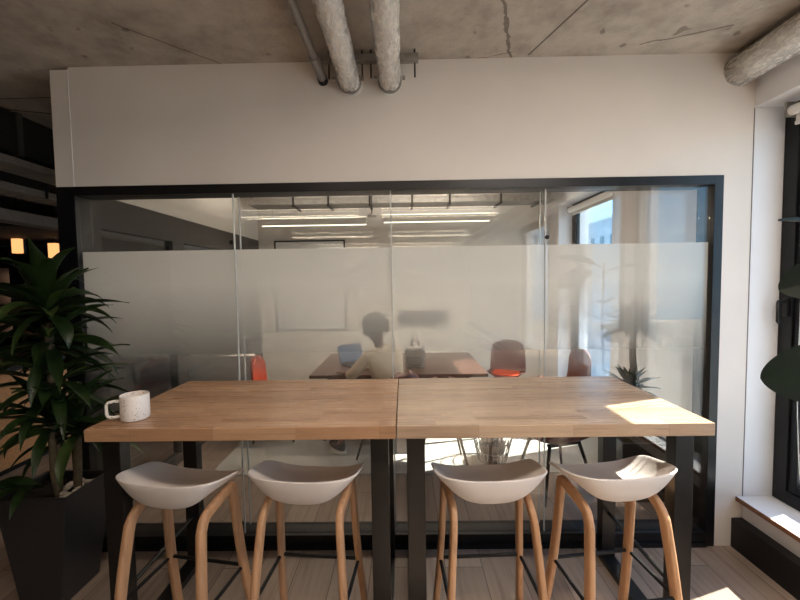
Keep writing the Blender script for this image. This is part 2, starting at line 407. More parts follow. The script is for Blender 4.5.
struct('wall_back', MB().box(-8, 2.6, -8.2, -8, 0, CEIL), M['plaster'], 'plain wall far behind the camera')
struct('wall_left', MB().box(-8.2, -8, -8, 9.5, 0, CEIL), M['dark_wall'], 'dark wall at the far left of the office')
struct('wall_far', MB().box(-8, -2.16, 9.3, 9.5, 0, CEIL), M['dark_wall'], 'dark wall at the end of the left corridor')
# meeting room
XL, YB = -2.16, 5.5
struct('wall_room_back', MB().box(XL - .08, XR, YB, YB + .12, 0, CEIL), M['plaster_room'], 'pale back wall of the meeting room')
struct('wall_room_left', MB().box(XL - .08, XL, YW + .13, YB, 2.335, CEIL), M['plaster_room'], 'white band above the meeting room side glazing')
w8 = empty('window_8', (XL, 3.9, 0), kind='structure', label='black framed side glazing of the meeting room')
def w8p(nm, mb, mat):
    o = mb.build(nm, mat, w8); o.matrix_parent_inverse = Matrix.Translation((-XL, -3.9, 0))
w8p('frame', MB().box(XL - .06, XL + .004, YW + .13, YB, 2.10, 2.335).box(XL - .06, XL + .004, YW + .13, YB, 0, .09).box(XL - .07, XL + .01, YW + .13, 2.62, .09, 2.10)
    .box(XL - .07, XL + .01, 3.43, 3.60, .09, 2.10).box(XL - .07, XL + .01, YB - .09, YB, .09, 2.10), M['dark_wall'])
w8p('glass_pane', MB().box(XL - .03, XL - .022, 2.62, 3.43, .09, 2.10), M['glass'])
w8p('glass_pane', MB().box(XL - .03, XL - .022, 3.60, YB - .09, .09, 2.10), M['glass'])

# ------------------------------------------------------------------ pipes on the ceiling
def pipe(name, x, z, r, y0, label, mat, group=None, n=28, lump=.0025, collar=True):
    root = empty(name, (x, YW, z), label=label, cat='pipe', group=group)
    pts = [(0, y0 - YW + (YW - y0) * i / 60, 0) for i in range(61)]
    m = MB().tube(pts, r, n)
    rnd = random.Random(hash(name) % 97 + int(x * 100))
    for v in m.b.verts:
        k = 1 + lump / r * (sin(v.co.y * 23 + v.co.x * 60) * .5 + rnd.uniform(-.6, .6))
        v.co.x *= k; v.co.z *= k
    m.build('lagging', mat, root, smooth='all')
    if collar:
        for q0, q1, rr_ in ((-.03, -.02, .008),): MB().tube([(0, q0, 0), (0, q1, 0)], r + rr_, n).build('collar', M['galv'], root, smooth=True)
        MB().tube([(0, -.004, 0), (0, .001, 0)], r + .012, n).build('wall_seal', M['white_plastic'], root, smooth=True)
    return root
p2 = pipe('ceiling_pipe', -.303, 2.876, .062, -1.5, 'silver lagged pipe, left of the two thick ones above the glass', M['foil'], 'thick lagged pipes in the middle')
p3 = pipe('ceiling_pipe', -.066, 2.877, .063, -1.5, 'silver lagged pipe, right of the two thick ones above the glass', M['foil'], 'thick lagged pipes in the middle')
p1 = empty('ceiling_conduit', (-.465, YW, 2.9), label='thin grey conduit left of the thick silver pipes', cat='pipe')
MB().tube([(0, -3.6, 0), (0, -.22, 0)], .021, 16).build('tube', M['pipe_grey'], p1, smooth=True)
MB().tube([(0, -.24, 0), (0, -.02, 0)], .026, 16).build('sleeve', M['pipe_grey'], p1, smooth=True)
MB().tube([(0, -.03, -.0), (0, 0, -.004)], .03, 16).build('black_fitting', M['black'], p1, smooth=True)
p4 = pipe('ceiling_pipe', 2.0, 2.905, .088, -7.5, 'thick white lagged pipe running along the top of the right wall', M['foil'], None, 32, .004, False)
# strut bracket behind pipes
br = empty('strut_bracket', (-.2, 2.16, 2.965), label='galvanised strut bracket carrying the pipes on the ceiling', cat='bracket')
MB().box(-.28, .30, -.018, .018, -.02, .016, .002).box(-.28, .30, -.006, .006, -.032, -.02).build('channel', M['galv'], br)
for x in (-.21, .03, .28, -.02):
    MB().cyl((x, 0, -.11), (x, 0, .045), .005, 8).build('threaded_rod', M['steel'], br)
for x in (-.185, -.02, .055, .215):
    MB().box(x - .008, x + .008, -.01, .01, -.12, -.105).build('nut', M['galv'], br)

# ------------------------------------------------------------------ bar tables
def butcher(name, x0, x1, mat, label):
    root = empty(name, ((x0 + x1) / 2, 1.85, 0), label=label, cat='table', group='high wooden bar tables')
    hw = (x1 - x0) / 2; d0, d1 = 1.477 - 1.85, 2.222 - 1.85
    MB().box(-hw, hw, d0, d1, 1.047, 1.10, .003).build('tabletop', mat, root)
    return root, hw
def uframe(root, x, w=.078):
    for (a, b) in ((1.56, 1.62), (2.13, 2.19)):
        MB().box(x - w / 2, x + w / 2, a - 1.85, b - 1.85, .035, 1.012, .002).build('leg', M['steel'], root)
    MB().box(x - w / 2, x + w / 2, 1.56 - 1.85, 2.19 - 1.85, 0, .035, .002).build('floor_bar', M['steel'], root)
    MB().box(x - w / 2, x + w / 2, 1.56 - 1.85, 2.19 - 1.85, 1.012, 1.046, .002).build('top_bar', M['steel'], root)
    MB().cyl((x, 1.61 - 1.85, .30), (x, 2.14 - 1.85, .30), .0105, 12).build('side_rail', M['steel'], root)
tl, hw = butcher('bar_table', -1.331, -.0415, M['top_l'], 'left high wooden bar table with a speckled mug on it')
uframe(tl, -1.29 - tl.location.x); uframe(tl, -.116 - tl.location.x)
tr_, hw = butcher('bar_table', -.0385, 1.254, M['top_r'], 'right high wooden bar table with a sunlit corner')
uframe(tr_, .042 - tr_.location.x); uframe(tr_, 1.197 - tr_.location.x)

# ------------------------------------------------------------------ mug
mug = empty('mug', (-1.205, 1.602, 1.1005), R(28), label='speckled white ceramic mug on the left bar table', cat='mug')
MB().lathe([(0.0, .004), (.046, .004), (.05, .0), (.054, .003), (.0555, .012), (.0555, .107), (.0545, .1095), (.0525, .1085), (.052, .1), (.0505, .012), (.046, .008), (0, .008)], n=40).build('cup', M['speckle'], mug, smooth=True)
hp = [(-.053, 0, .086), (-.078, 0, .088), (-.096, 0, .085), (-.102, 0, .076), (-.102, 0, .036), (-.098, 0, .024), (-.084, 0, .018), (-.053, 0, .019)]
MB().tube(hp, .0062, 10, up=Vector((0, 1, 0)), flat=(.008, .0055)).build('handle', M['speckle'], mug, smooth='all')

# ------------------------------------------------------------------ stools
def smooth_path(ctrl, n=8):
    P = [Vector(c) for c in ctrl]; P = [P[0] * 2 - P[1]] + P + [P[-1] * 2 - P[-2]]
    out = []
    for i in range(1, len(P) - 2):
        for k in range(n):
            t = k / n; a, b, c, d = P[i - 1], P[i], P[i + 1], P[i + 2]
            out.append(.5 * ((2 * b) + (c - a) * t + (2 * a - 5 * b + 4 * c - d) * t * t + (3 * b - a - 3 * c + d) * t ** 3))
    out.append(P[-2]); return out

def seat_mesh():
    m = MB(); NR, NA = 20, 84
    def pos(ux, uy, r):
        # (ux, uy): point on the rim, r: how far out from the middle
        a, b = abs(ux), uy; sm = max(0, min(1, (b + .35) / .7)); sm = sm * sm * (3 - 2 * sm)
        mid = .838 * (1 - sm) + .745 * sm
        tip = .850 - .029 * (b + 1)
        rz = mid + (tip - mid) * a ** (2.0 + 1.6 * sm)
        fl = .702 + .010 * (b * r + 1)
        pw = 7.0 - 4.2 * a ** 2
        wx = .251 + .002 * b
        bow = .014 * (1 - a * a) if b < 0 else 0
        z = fl + (rz - fl) * r ** pw + .010 * (ux * r) ** 2 * (1 - r ** 4)
        return (.95 * wx * ux * r, .95 * (.152 * uy - bow) * r, .0845 + .95 * z)
    cen = m.b.verts.new(pos(0, 0, 0)); rings = []
    for i in range(1, NR + 1):
        r = i / NR; ring = []
        for j in range(NA):
            th = 2 * pi * j / NA
            e = 2 / 4.2 if sin(th) < 0 else 2 / 5.0
            cx = math.copysign(abs(cos(th)) ** e, cos(th)); cy = math.copysign(abs(sin(th)) ** e, sin(th))
            ring.append(m.b.verts.new(pos(cx, cy, r)))
        rings.append(ring)
    for j in range(NA): m.b.faces.new((cen, rings[0][j], rings[0][(j + 1) % NA]))
    for i in range(NR - 1):
        for j in range(NA): m.b.faces.new((rings[i][j], rings[i + 1][j], rings[i + 1][(j + 1) % NA], rings[i][(j + 1) % NA]))
    return m

def make_stool():
    root = empty('bar_stool')
    so = seat_mesh().build('seat', M['shell'], root, smooth='all')
    sm = so.modifiers.new('thick', 'SOLIDIFY'); sm.thickness = .009; sm.offset = -1
    bv = so.modifiers.new('soft', 'BEVEL'); bv.width = .003; bv.segments = 2; bv.limit_method = 'ANGLE'; bv.angle_limit = R(60)
    for s in (-1, 1):
        sc = lambda q: (q[0] * .95 * s, q[1] * .95, .0845 + .95 * q[2])
        near = smooth_path([(s * .214, -.178, 0)] + [sc(q) for q in ((.204, -.160, .28), (.184, -.124, .56), (.179, -.108, .625), (.176, -.07, .665), (.186, .04, .700), (.190, .078, .708), (.191, .096, .697))], 7)
        far = smooth_path([(s * .218, .190, 0)] + [sc(q) for q in ((.206, .137, .28), (.192, .105, .60), (.191, .096, .697))], 7)
        for pth in (near, far):
            MB().tube(pth, 1, 16, flat=(.0145, .0235), up=Vector((1, 0, 0))).build('leg', M['stoolwood'], root, smooth='all')
    z = .345
    c = [(-.194, -.152, z), (.194, -.152, z), (.196, .130, z), (-.196, .130, z)]
    m = MB()
    for a, b in zip(c, c[1:] + c[:1]): m.cyl(a, b, .0082, 10)
    for q in c: m.ball(q, .0105, 10, 6)
    m.build('footrest', M['black'], root, smooth=True)
    return root
STOOLS = [(-1.003, 1.597, R(-9), 'first white bar stool from the left, under the mug end of the table'),
          (-.445, 1.618, R(-5), 'second white bar stool from the left, beside the middle table legs'),
          (.360, 1.613, R(3), 'third white bar stool from the left, right of the middle table legs'),
          (.914, 1.622, R(7), 'rightmost white bar stool with a patch of sun on its seat')]
proto = make_stool()
for i, (x, y, a, lb) in enumerate(STOOLS):
    o = proto if i == 0 else copy_tree(proto)
    o.location = (x, y, 0); o.rotation_euler.z = a
    tag(o, lb, 'stool', 'white shell bar stools at the tables')

# ------------------------------------------------------------------ plants
def strap_leaf(m, base, azim, elev, length, width, droop, mi=0, seg=12, twist=0, tip=.0):
    p = Vector(base); e = elev; rows = []
    n = seg
    for i in range(n + 1):
        t = i / n
        d = Vector((cos(azim) * cos(e), sin(azim) * cos(e), sin(e)))
        side = Vector((-sin(azim), cos(azim), 0))
        up = side.cross(d) * -1
        a = twist * t
        sd = side * cos(a) + up * sin(a)
        w = width * (.35 + .65 * sin(pi * min(1, t * 1.15 + .12) ** .9)) if t < .97 else 0.0005
        w = width * max(.02, (sin(pi * (t * .86 + .10)) ** .8) * (1 - t ** 6))
        fold = up * (w * .28)
        wav = .004 * sin(t * 9 + azim * 5)
        rows.append((m.b.verts.new(p - sd * w * .5 + fold + Vector((0, 0, wav))), m.b.verts.new(p), m.b.verts.new(p + sd * w * .5 + fold - Vector((0, 0, wav)))))
        p = p + d * length / n; e -= droop / n * (.4 + 1.4 * t)
    for i in range(n):
        for k in (0, 1):
            f = m.b.faces.new((rows[i][k], rows[i][k + 1], rows[i + 1][k + 1], rows[i + 1][k])); f.material_index = mi

def leaf_head(m, c, n, L, W, rnd, e0=1.35, e1=-.5, droop=1.1, az0=None, spread=.0):
    for i in range(n):
        t = i / max(1, n - 1)
        az = i * 2.39996 + rnd.uniform(-.25, .25)
        el = e0 + (e1 - e0) * t + rnd.uniform(-.15, .15)
        h = Vector((0, 0, .09 * (1 - t) - .04))
        strap_leaf(m, Vector(c) + h + Vector((cos(az), sin(az), 0)) * .012, az, el, L * rnd.uniform(.8, 1.12), W * rnd.uniform(.8, 1.15), droop * rnd.uniform(.6, 1.3), 1 if rnd.random() < .3 else 0, twist=rnd.uniform(-.6, .6))

dr = empty('potted_dracaena', (-1.93, 1.955, 0), label='bushy green dracaena with two canes in a tall charcoal planter at left', cat='plant')
# planter: tapered square tub with rim
def tub(m, ht, wt, wb, dt, db, th=.02, z=0):
    def ring(w, d, zz): return [m.b.verts.new((sx * w, sy * d, zz)) for sx, sy in ((-1, -1), (1, -1), (1, 1), (-1, 1))]
    rr = [ring(wb, db, z), ring(wt, dt, ht), ring(wt - th, dt - th, ht), ring(wt - th, dt - th, ht - .08)]
    m.b.faces.new(rr[0][::-1]); m.b.faces.new(rr[-1])
    for a, b in zip(rr[:-1], rr[1:]):
        for j in range(4): m.b.faces.new((a[j], a[(j + 1) % 4], b[(j + 1) % 4], b[j]))
m = MB(); tub(m, .61, .19, .105, .15, .125); pl = m.build('planter', M['planter'], dr)
b_ = pl.modifiers.new('b', 'BEVEL'); b_.width = .006; b_.segments = 2
m = MB(); bmesh.ops.create_grid(m.b, x_segments=14, y_segments=12, size=1)
for v in m.b.verts: v.co = Vector((v.co.x * .168, v.co.y * .128, .56 + random.uniform(-.008, .014)))
m.build('soil', M['soil'], dr, smooth='all')
m = MB(); rp = random.Random(3)
for i in range(26): m.ball((rp.uniform(.02, .15), rp.uniform(-.11, .10), .575), rp.uniform(.012, .02), 8, 6, (1.3, 1, .6))
tag(m.build('pebbles', M['pebble'], dr, smooth='all'), None, None, None, 'stuff')
rnd = random.Random(11)
MB().tube(smooth_path([(.01, 0, .55), (.0, .01, .9), (.02, -.01, 1.22), (.01, 0, 1.5)], 6), .021, 12).build('cane', M['cane'], dr, smooth='all')
MB().tube(smooth_path([(.09, .03, .55), (.10, .03, .74), (.105, .03, .86)], 6), .02, 12).build('cane', M['cane'], dr, smooth='all')
MB().tube(smooth_path([(.05, -.04, .55), (.04, -.05, .68), (.04, -.05, .95)], 6), .015, 12).build('cane', M['cane'], dr, smooth='all')
m = MB()
for az, el, L_, W_ in ((-1.2, 1.38, .42, .085), (-.15, .85, .36, .075), (2.9, 1.0, .36, .075), (.2, .25, .40, .07), (3.4, .5, .4, .075), (-1.9, .7, .34, .08)):
    strap_leaf(m, (.01, 0, 1.56), az, el, L_, W_, .45, 0)
leaf_head(m, (.01, 0, 1.56), 30, .32, .068, rnd, 1.45, -.45, 1.2)
leaf_head(m, (.01, 0, 1.38), 24, .37, .062, rnd, .7, -.5, .9)
leaf_head(m, (.015, 0, 1.16), 24, .40, .06, rnd, .8, -.5, .9)
m.build('upper_foliage', [M['leaf'], M['leaf_edge']], dr, smooth='all')
m = MB()
leaf_head(m, (.105, .03, .90), 26, .36, .058, rnd, 1.3, -.3, 1.1)
leaf_head(m, (.04, -.05, .97), 22, .34, .055, rnd, 1.3, -.3, 1.1)
for az, L in ((-2.6, .34), (-2.2, .36), (-1.7, .33), (-2.9, .3), (-1.2, .3)):
    strap_leaf(m, (-.02, -.06, .62), az, .5, L, .06, 1.5, 0)
m.build('lower_foliage', [M['leaf'], M['leaf_edge']], dr, smooth='all')

def oval_leaf(m, base, tip, width, normal, mi=0, n=26):
    b, t_ = Vector(base), Vector(tip); d = t_ - b; L = d.length; d.normalize()
    nn = Vector(normal); nn = (nn - d * nn.dot(d)).normalized(); s = d.cross(nn)
    rows = []
    for i in range(n + 1):
        t = .5 - .5 * cos(pi * i / n); w = width * .5 * (sin(pi * t ** 1.08) ** .5) if 0 < t < 1 else .001
        c = b + d * L * t + nn * (-.03 * L * sin(pi * t) * -1)
        rows.append([m.b.verts.new(c + s * w * k + nn * (abs(k) ** 1.5 * w * .22)) for k in (-1, -.55, -.06, 0, .06, .55, 1)])
    for i in range(n):
        for k in range(6):
            m.b.faces.new((rows[i][k], rows[i][k + 1], rows[i + 1][k + 1], rows[i + 1][k])).material_index = mi

rb = empty('rubber_plant', (1.78, 1.25, 0), label='large leaved rubber plant reaching in at the right edge', cat='plant')
MB().lathe([(0, 0), (.12, 0), (.125, .01), (.155, .30), (.15, .30), (.14, .27), (0, .26)], n=32).build('pot', M['planter'], rb, smooth=True)
MB().tube(smooth_path([(0, 0, .26), (.02, 0, .8), (-.01, .02, 1.3), (.0, .02, 1.84)], 6), [.014 - .0003 * i for i in range(19)], 10).build('stem', M['cane'], rb, smooth='all')
m = MB()
LV = [((-.14, .04, 1.375), (-.505, .07, 1.325), .215, (.1, -1, .2)), ((-.10, .02, 1.74), (-.44, .08, 1.64), .17, (.3, -1, .5)), ((-.08, .02, 1.82), (-.45, .08, 1.885), .13, (.1, -.3, 1)),
      ((.02, 0, 1.2), (.28, -.1, 1.1), .16, (-.4, -1, 1)), ((.0, 0, 1.05), (-.1, -.33, 1.0), .16, (0, -.2, 1)), ((.02, .02, 1.5), (.2, -.3, 1.45), .16, (-.3, 0, 1)),
      ((.02, 0, 1.75), (.25, .2, 1.8), .15, (-.3, 0, 1)), ((0, 0, .9), (.2, .15, .85), .15, (0, 0, 1))]
for l in LV: oval_leaf(m, *l)
for l in LV: m.tube([(0.0, .01, l[0][2] - .05), Vector(l[0]), Vector(l[0]) + (Vector(l[1]) - Vector(l[0])) * .05], .004, 6)
lf = m.build('foliage', M['leaf_dark'], rb, smooth='all')

# ------------------------------------------------------------------ roller blinds
def blind(name, y0, y1, z, label, chain_y=None, r=.028, zc=.55, drop=.06):
    b = empty(name, (2.21, (y0 + y1) / 2, z), label=label, cat='blind')
    h = (y1 - y0) / 2
    MB().cyl((0, -h, 0), (0, h, 0), r, 24).build('roll', M['blind'], b, smooth=True)
    MB().box(r * .9 - .002, r * .9, -h, h, -drop, 0).box(r * .6, r * .6 + .012, -h, h, -drop - .02, -drop, .002).build('fabric_drop', M['blind'], b)
    for s in (-1, 1): MB().box(-.035, .035, s * (h + .006) - .006, s * (h + .006) + .006, -.035, .05, .004).build('bracket', M['galv'], b)
    if chain_y is not None:
        m = MB(); cy = chain_y - (y0 + y1) / 2
        m.tube(smooth_path([(-.02, cy, -.02), (-.022, cy, -(z - 1.2)), (-.02, cy - .01, -(z - .8)), (-.015, cy - .03, -(z - zc)), (0, cy - .035, -(z - .8)), (.0, cy - .02, -.02)], 8), .0022, 6)
        m.build('chain', M['white_plastic'], b, smooth='all')
    return b
blind('roller_blind', 1.12, 2.155, 2.625, 'rolled up white blind at the top of the right window', chain_y=2.05)
blind('roller_blind', 3.80, 4.94, 2.60, 'rolled up white blind in the meeting room window', r=.035, drop=.05)

# ------------------------------------------------------------------ pendant lamps
def pendant(x0, x1, y, z, label, group, top=CEIL, dm='lamp'):
    b = empty('linear_pendant_lamp', ((x0 + x1) / 2, y, z), label=label, cat='lamp', group=group); h = (x1 - x0) / 2
    MB().box(-h, h, -.022, .022, .006, .085, .002).build('housing', M['white_plastic'], b)
    MB().box(-h + .004, h - .004, -.018, .018, .085, .09).build('added_top_strip', M[dm], b)  # added glowing strip to go with the upward fill light
    MB().box(-h + .004, h - .004, -.018, .018, 0, .006).build('diffuser', M[dm], b)
    for s in (-1, 1): MB().cyl((s * h * .8, 0, .085), (s * h * .8, 0, top - z), .0015, 6).build('wire', M['galv'], b)
pendant(-1.62, -.42, 4.26, 2.35, 'left long pendant lamp in the meeting room', 'meeting room pendant lamps')
pendant(-.22, .99, 4.26, 2.37, 'right long pendant lamp in the meeting room', 'meeting room pendant lamps')
k = 0
for y, nm in ((-.48, 'nearest'), (-2.76, 'middle'), (-5.0, 'farthest')):
    for x0, x1, sd in ((-2.2, -.6, 'left'), (-.3, 1.3, 'right')):
        pendant(x0, x1, y, 2.6, '%s %s pendant lamp of the office, mirrored in the glass' % (nm, sd), 'office pendant lamps mirrored in the glass', dm='lamp_office')

# ------------------------------------------------------------------ meeting room contents
tr = empty('cable_tray', (0, 4.9, 2.70), label='grey cable tray hanging across the meeting room ceiling', cat='tray')
m = MB().box(-1.98, 1.93, -.15, .15, 0, .004).box(-1.98, 1.93, -.153, -.148, 0, .06).box(-1.98, 1.93, .148, .153, 0, .06)
for i in range(98): m.box(-1.96 + i * .04, -1.945 + i * .04, -.1555, -.1525, .012, .02)
m.build('tray', M['galv'], tr)
MB().box(-1.95, 1.9, -.12, .12, .012, .17, .01).build('duct', M['duct'], tr)
for x in (-1.4, -.95, -.42, .12, .6, 1.25, 1.75):
    MB().box(x - .012, x + .012, -.16, -.154, -.015, .31).box(x - .016, x + .016, -.165, .165, -.03, -.012).build('hanger', M['steel'], tr)
for x in (-.34, -.12):
    o = MB().cyl((0, YW + .14, 2.877), (0, 4.72, 2.877), .06, 24).build('ceiling_pipe', M['foil'], smooth=True); o.location.x = x + (.035 if x < -.2 else .05)
    tag(o, ('left' if x < -.2 else 'right') + ' lagged pipe inside the meeting room above the cable tray', 'pipe', 'lagged pipes in the meeting room')
sp = empty('ceiling_sensor', (-.35, 4.2, 2.42), label='small round white sensor hanging on a rod between the pendant lamps', cat='sensor')
MB().cyl((0, 0, .03), (0, 0, CEIL - 2.42), .006, 8).build('rod', M['steel'], sp)
MB().lathe([(0, 0), (.04, .004), (.055, .02), (.05, .035), (0, .04)], n=24).build('housing', M['white_plastic'], sp, smooth=True)

wb = empty('whiteboard', (-1.39, YB - .012, 1.0), label='whiteboard with thin dark frame on the meeting room back wall', cat='whiteboard')
MB().box(-.51, .51, -.01, .01, 0, 1.31).build('board', M['whiteboard'], wb)
MB().box(-.525, -.505, -.016, .01, -.01, 1.325).box(.505, .525, -.016, .01, -.01, 1.325).box(-.505, .505, -.016, .01, 1.305, 1.325).box(-.505, .505, -.012, .01, -.006, .004).build('frame', M['steel'], wb)
sb = empty('sound_bar', (.27, YB - .05, 1.09), label='dark wide bar shaped unit on the back wall behind the frosted glass', cat='speaker')
MB().box(-.36, .36, -.04, .05, 0, .19, .02, 3).build('body', M['duct'], sb)
MB().box(-.34, .34, -.043, -.038, .02, .17).build('grille', M['dark_wall'], sb)

tag(MB().box(-1.75, 2.05, 3.15, 5.3, .0005, .012, .003).build('rug', M['rug']), 'pale grey rug under the meeting table', 'rug')

mt = empty('meeting_table', (-.07, 4.3, 0), label='dark walnut meeting table behind the glass', cat='table')
MB().box(-.92, .92, -.57, .57, .705, .74, .006).build('tabletop', M['meettop'], mt)
for sx in (-1, 1):
    for sy in (-1, 1):
        MB().tube([(sx * .80, sy * .46, .013), (sx * .74, sy * .40, .70)], [.014, .024], 12).build('leg', M['black'], mt, smooth=True)
for yy in (-.42, .38): MB().box(-.74, .74, yy, yy + .04, .66, .70).build('apron', M['black'], mt)

def shell_chair(mat_s, rim):
    root = empty('shell_chair')
    m = MB(); N, K = 22, 15
    prof = smooth_path([(0, .22, .44), (0, .19, .455), (0, .05, .435), (0, -.12, .43), (0, -.20, .47), (0, -.235, .58), (0, -.26, .72), (0, -.275, .86)], 3)
    rows = []
    n = len(prof)
    for i, p in enumerate(prof):
        t = i / (n - 1); w = .215 + .02 * sin(pi * t); 
        if t > .86: w *= math.sqrt(max(.02, 1 - ((t - .86) / .145) ** 2)) 
        if t < .08: w *= .9 + 1.2 * t
        row = []
        for j in range(K):
            s = -1 + 2 * j / (K - 1)
            curl = abs(s) ** 3
            up = .05 * curl * (1 - min(1, t * 1.6)) + .02 * curl
            fw = .07 * curl * min(1, max(0, (t - .35) * 2))
            row.append(m.b.verts.new((w * s, p.y + fw, p.z + up)))
        rows.append(row)
    for i in range(n - 1):
        for j in range(K - 1): m.b.faces.new((rows[i][j], rows[i + 1][j], rows[i + 1][j + 1], rows[i][j + 1]))
    o = m.build('seat_shell', mat_s, root, smooth='all')
    sm = o.modifiers.new('t', 'SOLIDIFY'); sm.thickness = .011
    for sx in (-1, 1):
        for sy in (-1, 1):
            MB().tube([(sx * .23, sy * .21, .0), (sx * .13, sy * .12, .42)], [.009, .014], 10).build('leg', M['black'], root, smooth=True)
    for yy in (-.13, .10): MB().box(-.14, .14, yy, yy + .03, .40, .42).build('leg_brace', M['black'], root)
    pad = MB().box(-.17, .17, -.12, .17, .452, .478, .012, 3).build('seat_pad', rim, root, smooth=True)
    return root
CH = [(-1.42, 4.02, R(-85), 'orange', 'orange shell chair at the left end of the meeting table'),
      (1.33, 4.80, R(158), 'burgundy', 'dark red shell chair with orange pad at the right end of the meeting table'),
      (1.83, 4.22, R(95), 'burgundy', 'dark red shell chair beside the meeting room window'),
      (1.20, 2.93, R(14), 'burgundy', 'dark red shell chair standing close behind the glass at right'),
      (-.16, 3.42, R(45), 'burgundy', 'dark red shell chair the seated person sits on'),
      (.31, 3.28, R(2), 'burgundy', 'dark red shell chair tucked at the near side of the meeting table')]
first = {}
for x, y, a, mk, lb in CH:
    if mk not in first: first[mk] = shell_chair(M[mk], M['orange']); o = first[mk]
    else: o = copy_tree(first[mk])
    o.location = (x, y, .0125 if (-1.5 < x < 1.95 and y > 3.1) else 0); o.rotation_euler.z = a
    tag(o, lb, 'chair', 'shell chairs around the meeting table')

lp = empty('laptop', (-.55, 4.22, .7405), R(40), label='open dark laptop with bluish screen on the meeting table', cat='laptop')
MB().box(-.16, .16, -.11, .11, 0, .014, .004).build('base', M['laptop'], lp)
MB().box(-.14, .14, -.02, .085, .014, .016).build('keyboard', M['black'], lp)
T = Matrix.Translation((0, .11, .014)) @ Matrix.Rotation(R(-18), 4, 'X')
MB().box(-.16, .16, 0, .007, 0, .215, .003, mat=T).build('lid', M['laptop'], lp)
MB().box(-.15, .15, -.0015, 0, .012, .205, mat=T).build('screen', M['screen'], lp)
bk = empty('backpack', (.12, 4.05, .7405), R(-10), label='grey upright bag standing on the meeting table', cat='bag')
MB().box(-.12, .10, -.07, .07, 0, .24, .045, 4).build('body', M['duct'], bk, smooth=True)
MB().tube(smooth_path([(-.04, 0, .23), (-.04, 0, .29), (.03, 0, .29), (.03, 0, .23)], 6), .009, 8).build('handle', M['dark_wall'], bk, smooth='all')
MB().box(-.09, .07, -.09, -.065, .03, .13, .02, 3).build('front_pocket', M['dark_wall'], bk, smooth=True)

ws = empty('waste_basket', (.81, 3.40, .0125), label='grey see-through wire basket on the rug behind the glass', cat='basket')
m = MB()
for i in range(28):
    a = 2 * pi * i / 28; b = a + .5
    m.tube([(.13 * cos(a), .13 * sin(a), .004), (.2 * cos(a), .2 * sin(a), .30)], .0028, 6)
    m.tube([(.13 * cos(a), .13 * sin(a), .004), (.2 * cos(b), .2 * sin(b), .30)], .0022, 6)
for r_, z_ in ((.13, .004), (.155, .10), (.178, .20), (.2, .30)):
    m.tube([(r_ * cos(2 * pi * i / 32), r_ * sin(2 * pi * i / 32), z_) for i in range(33)], .004, 6, caps=False)
m.build('wire_mesh', M['mesh_grey'], ws, smooth='all')
MB().lathe([(0, 0), (.128, 0), (.128, .004), (0, .004)], n=28).build('base', M['mesh_grey'], ws)
MB().ball((0, 0, .13), .12, 20, 12, (1, 1, .95)).build('crumpled_liner', M['duct'], ws, smooth='all')

yu = empty('potted_yucca', (1.80, 2.88, 0), label='yucca with two tufts in a black square planter behind the glass at right', cat='plant')
m = MB(); tub(m, .46, .19, .17, .18, .16); m.build('planter', M['planter'], yu)
MB().box(-.168, .168, -.158, .158, .385, .41).build('soil', M['soil'], yu)
MB().tube(smooth_path([(.02, .02, .4), (.03, .02, .8), (.0, .02, 1.05), (-.005, .02, 1.26)], 6), [.032 - .0006 * i for i in range(19)], 12).build('trunk', M['cane'], yu, smooth='all')
MB().tube(smooth_path([(-.05, -.03, .4), (-.055, -.03, .6), (-.05, -.03, .80)], 6), .02, 12).build('trunk', M['cane'], yu, smooth='all')
r2 = random.Random(5)
def rosette(c, n, L, W):
    m = MB()
    for i in range(n):
        az = i * 2.39996; el = 1.25 - 1.55 * (i / n) + r2.uniform(-.1, .1)
        l = L * r2.uniform(.85, 1.1)
        l = min(l, .24 / max(.3, abs(cos(az)))) if cos(az) > .3 else l
        strap_leaf(m, Vector(c), az, el, l, W, .35, r2.choice((0, 0, 1)), 8)
    return m
rosette((-.005, .02, 1.29), 46, .27, .07).build('upper_foliage', [M['leaf_in'], M['leaf_in']], yu, smooth='all')
rosette((-.05, -.03, .83), 30, .22, .042).build('lower_foliage', [M['leaf_in'], M['leaf_in']], yu, smooth='all')

# ------------------------------------------------------------------ seated person
PP = empty('person', (-.13, 3.42, 0), R(42), label='person with short dark curly hair in a cream shirt leaning over the meeting table', cat='person')
def skinned(name, verts, edges, mat, parent, root=0, sub=2):
    me = bpy.data.meshes.new(name); me.from_pydata([v[:3] for v in verts], edges, []); me.materials.append(mat)
    o = bpy.data.objects.new(name, me); COL.objects.link(o)
    md = o.modifiers.new('skin', 'SKIN'); md.use_smooth_shade = True
    lay = me.skin_vertices[0] if me.skin_vertices else None
    if lay is None:
        bpy.context.view_layer.objects.active = o
        lay = me.skin_vertices[0]
    for i, v in enumerate(verts):
        r = v[3]; lay.data[i].radius = (r, v[4] if len(v) > 4 else r); lay.data[i].use_root = (i == root)
    sd = o.modifiers.new('sub', 'SUBSURF'); sd.levels = sub; sd.render_levels = sub
    o.parent = parent
    dg = bpy.context.evaluated_depsgraph_get(); dg.update()
    nm = bpy.data.meshes.new_from_object(o.evaluated_get(dg)); o.modifiers.clear(); o.data = nm
    for p in nm.polygons: p.use_smooth = True
    return o
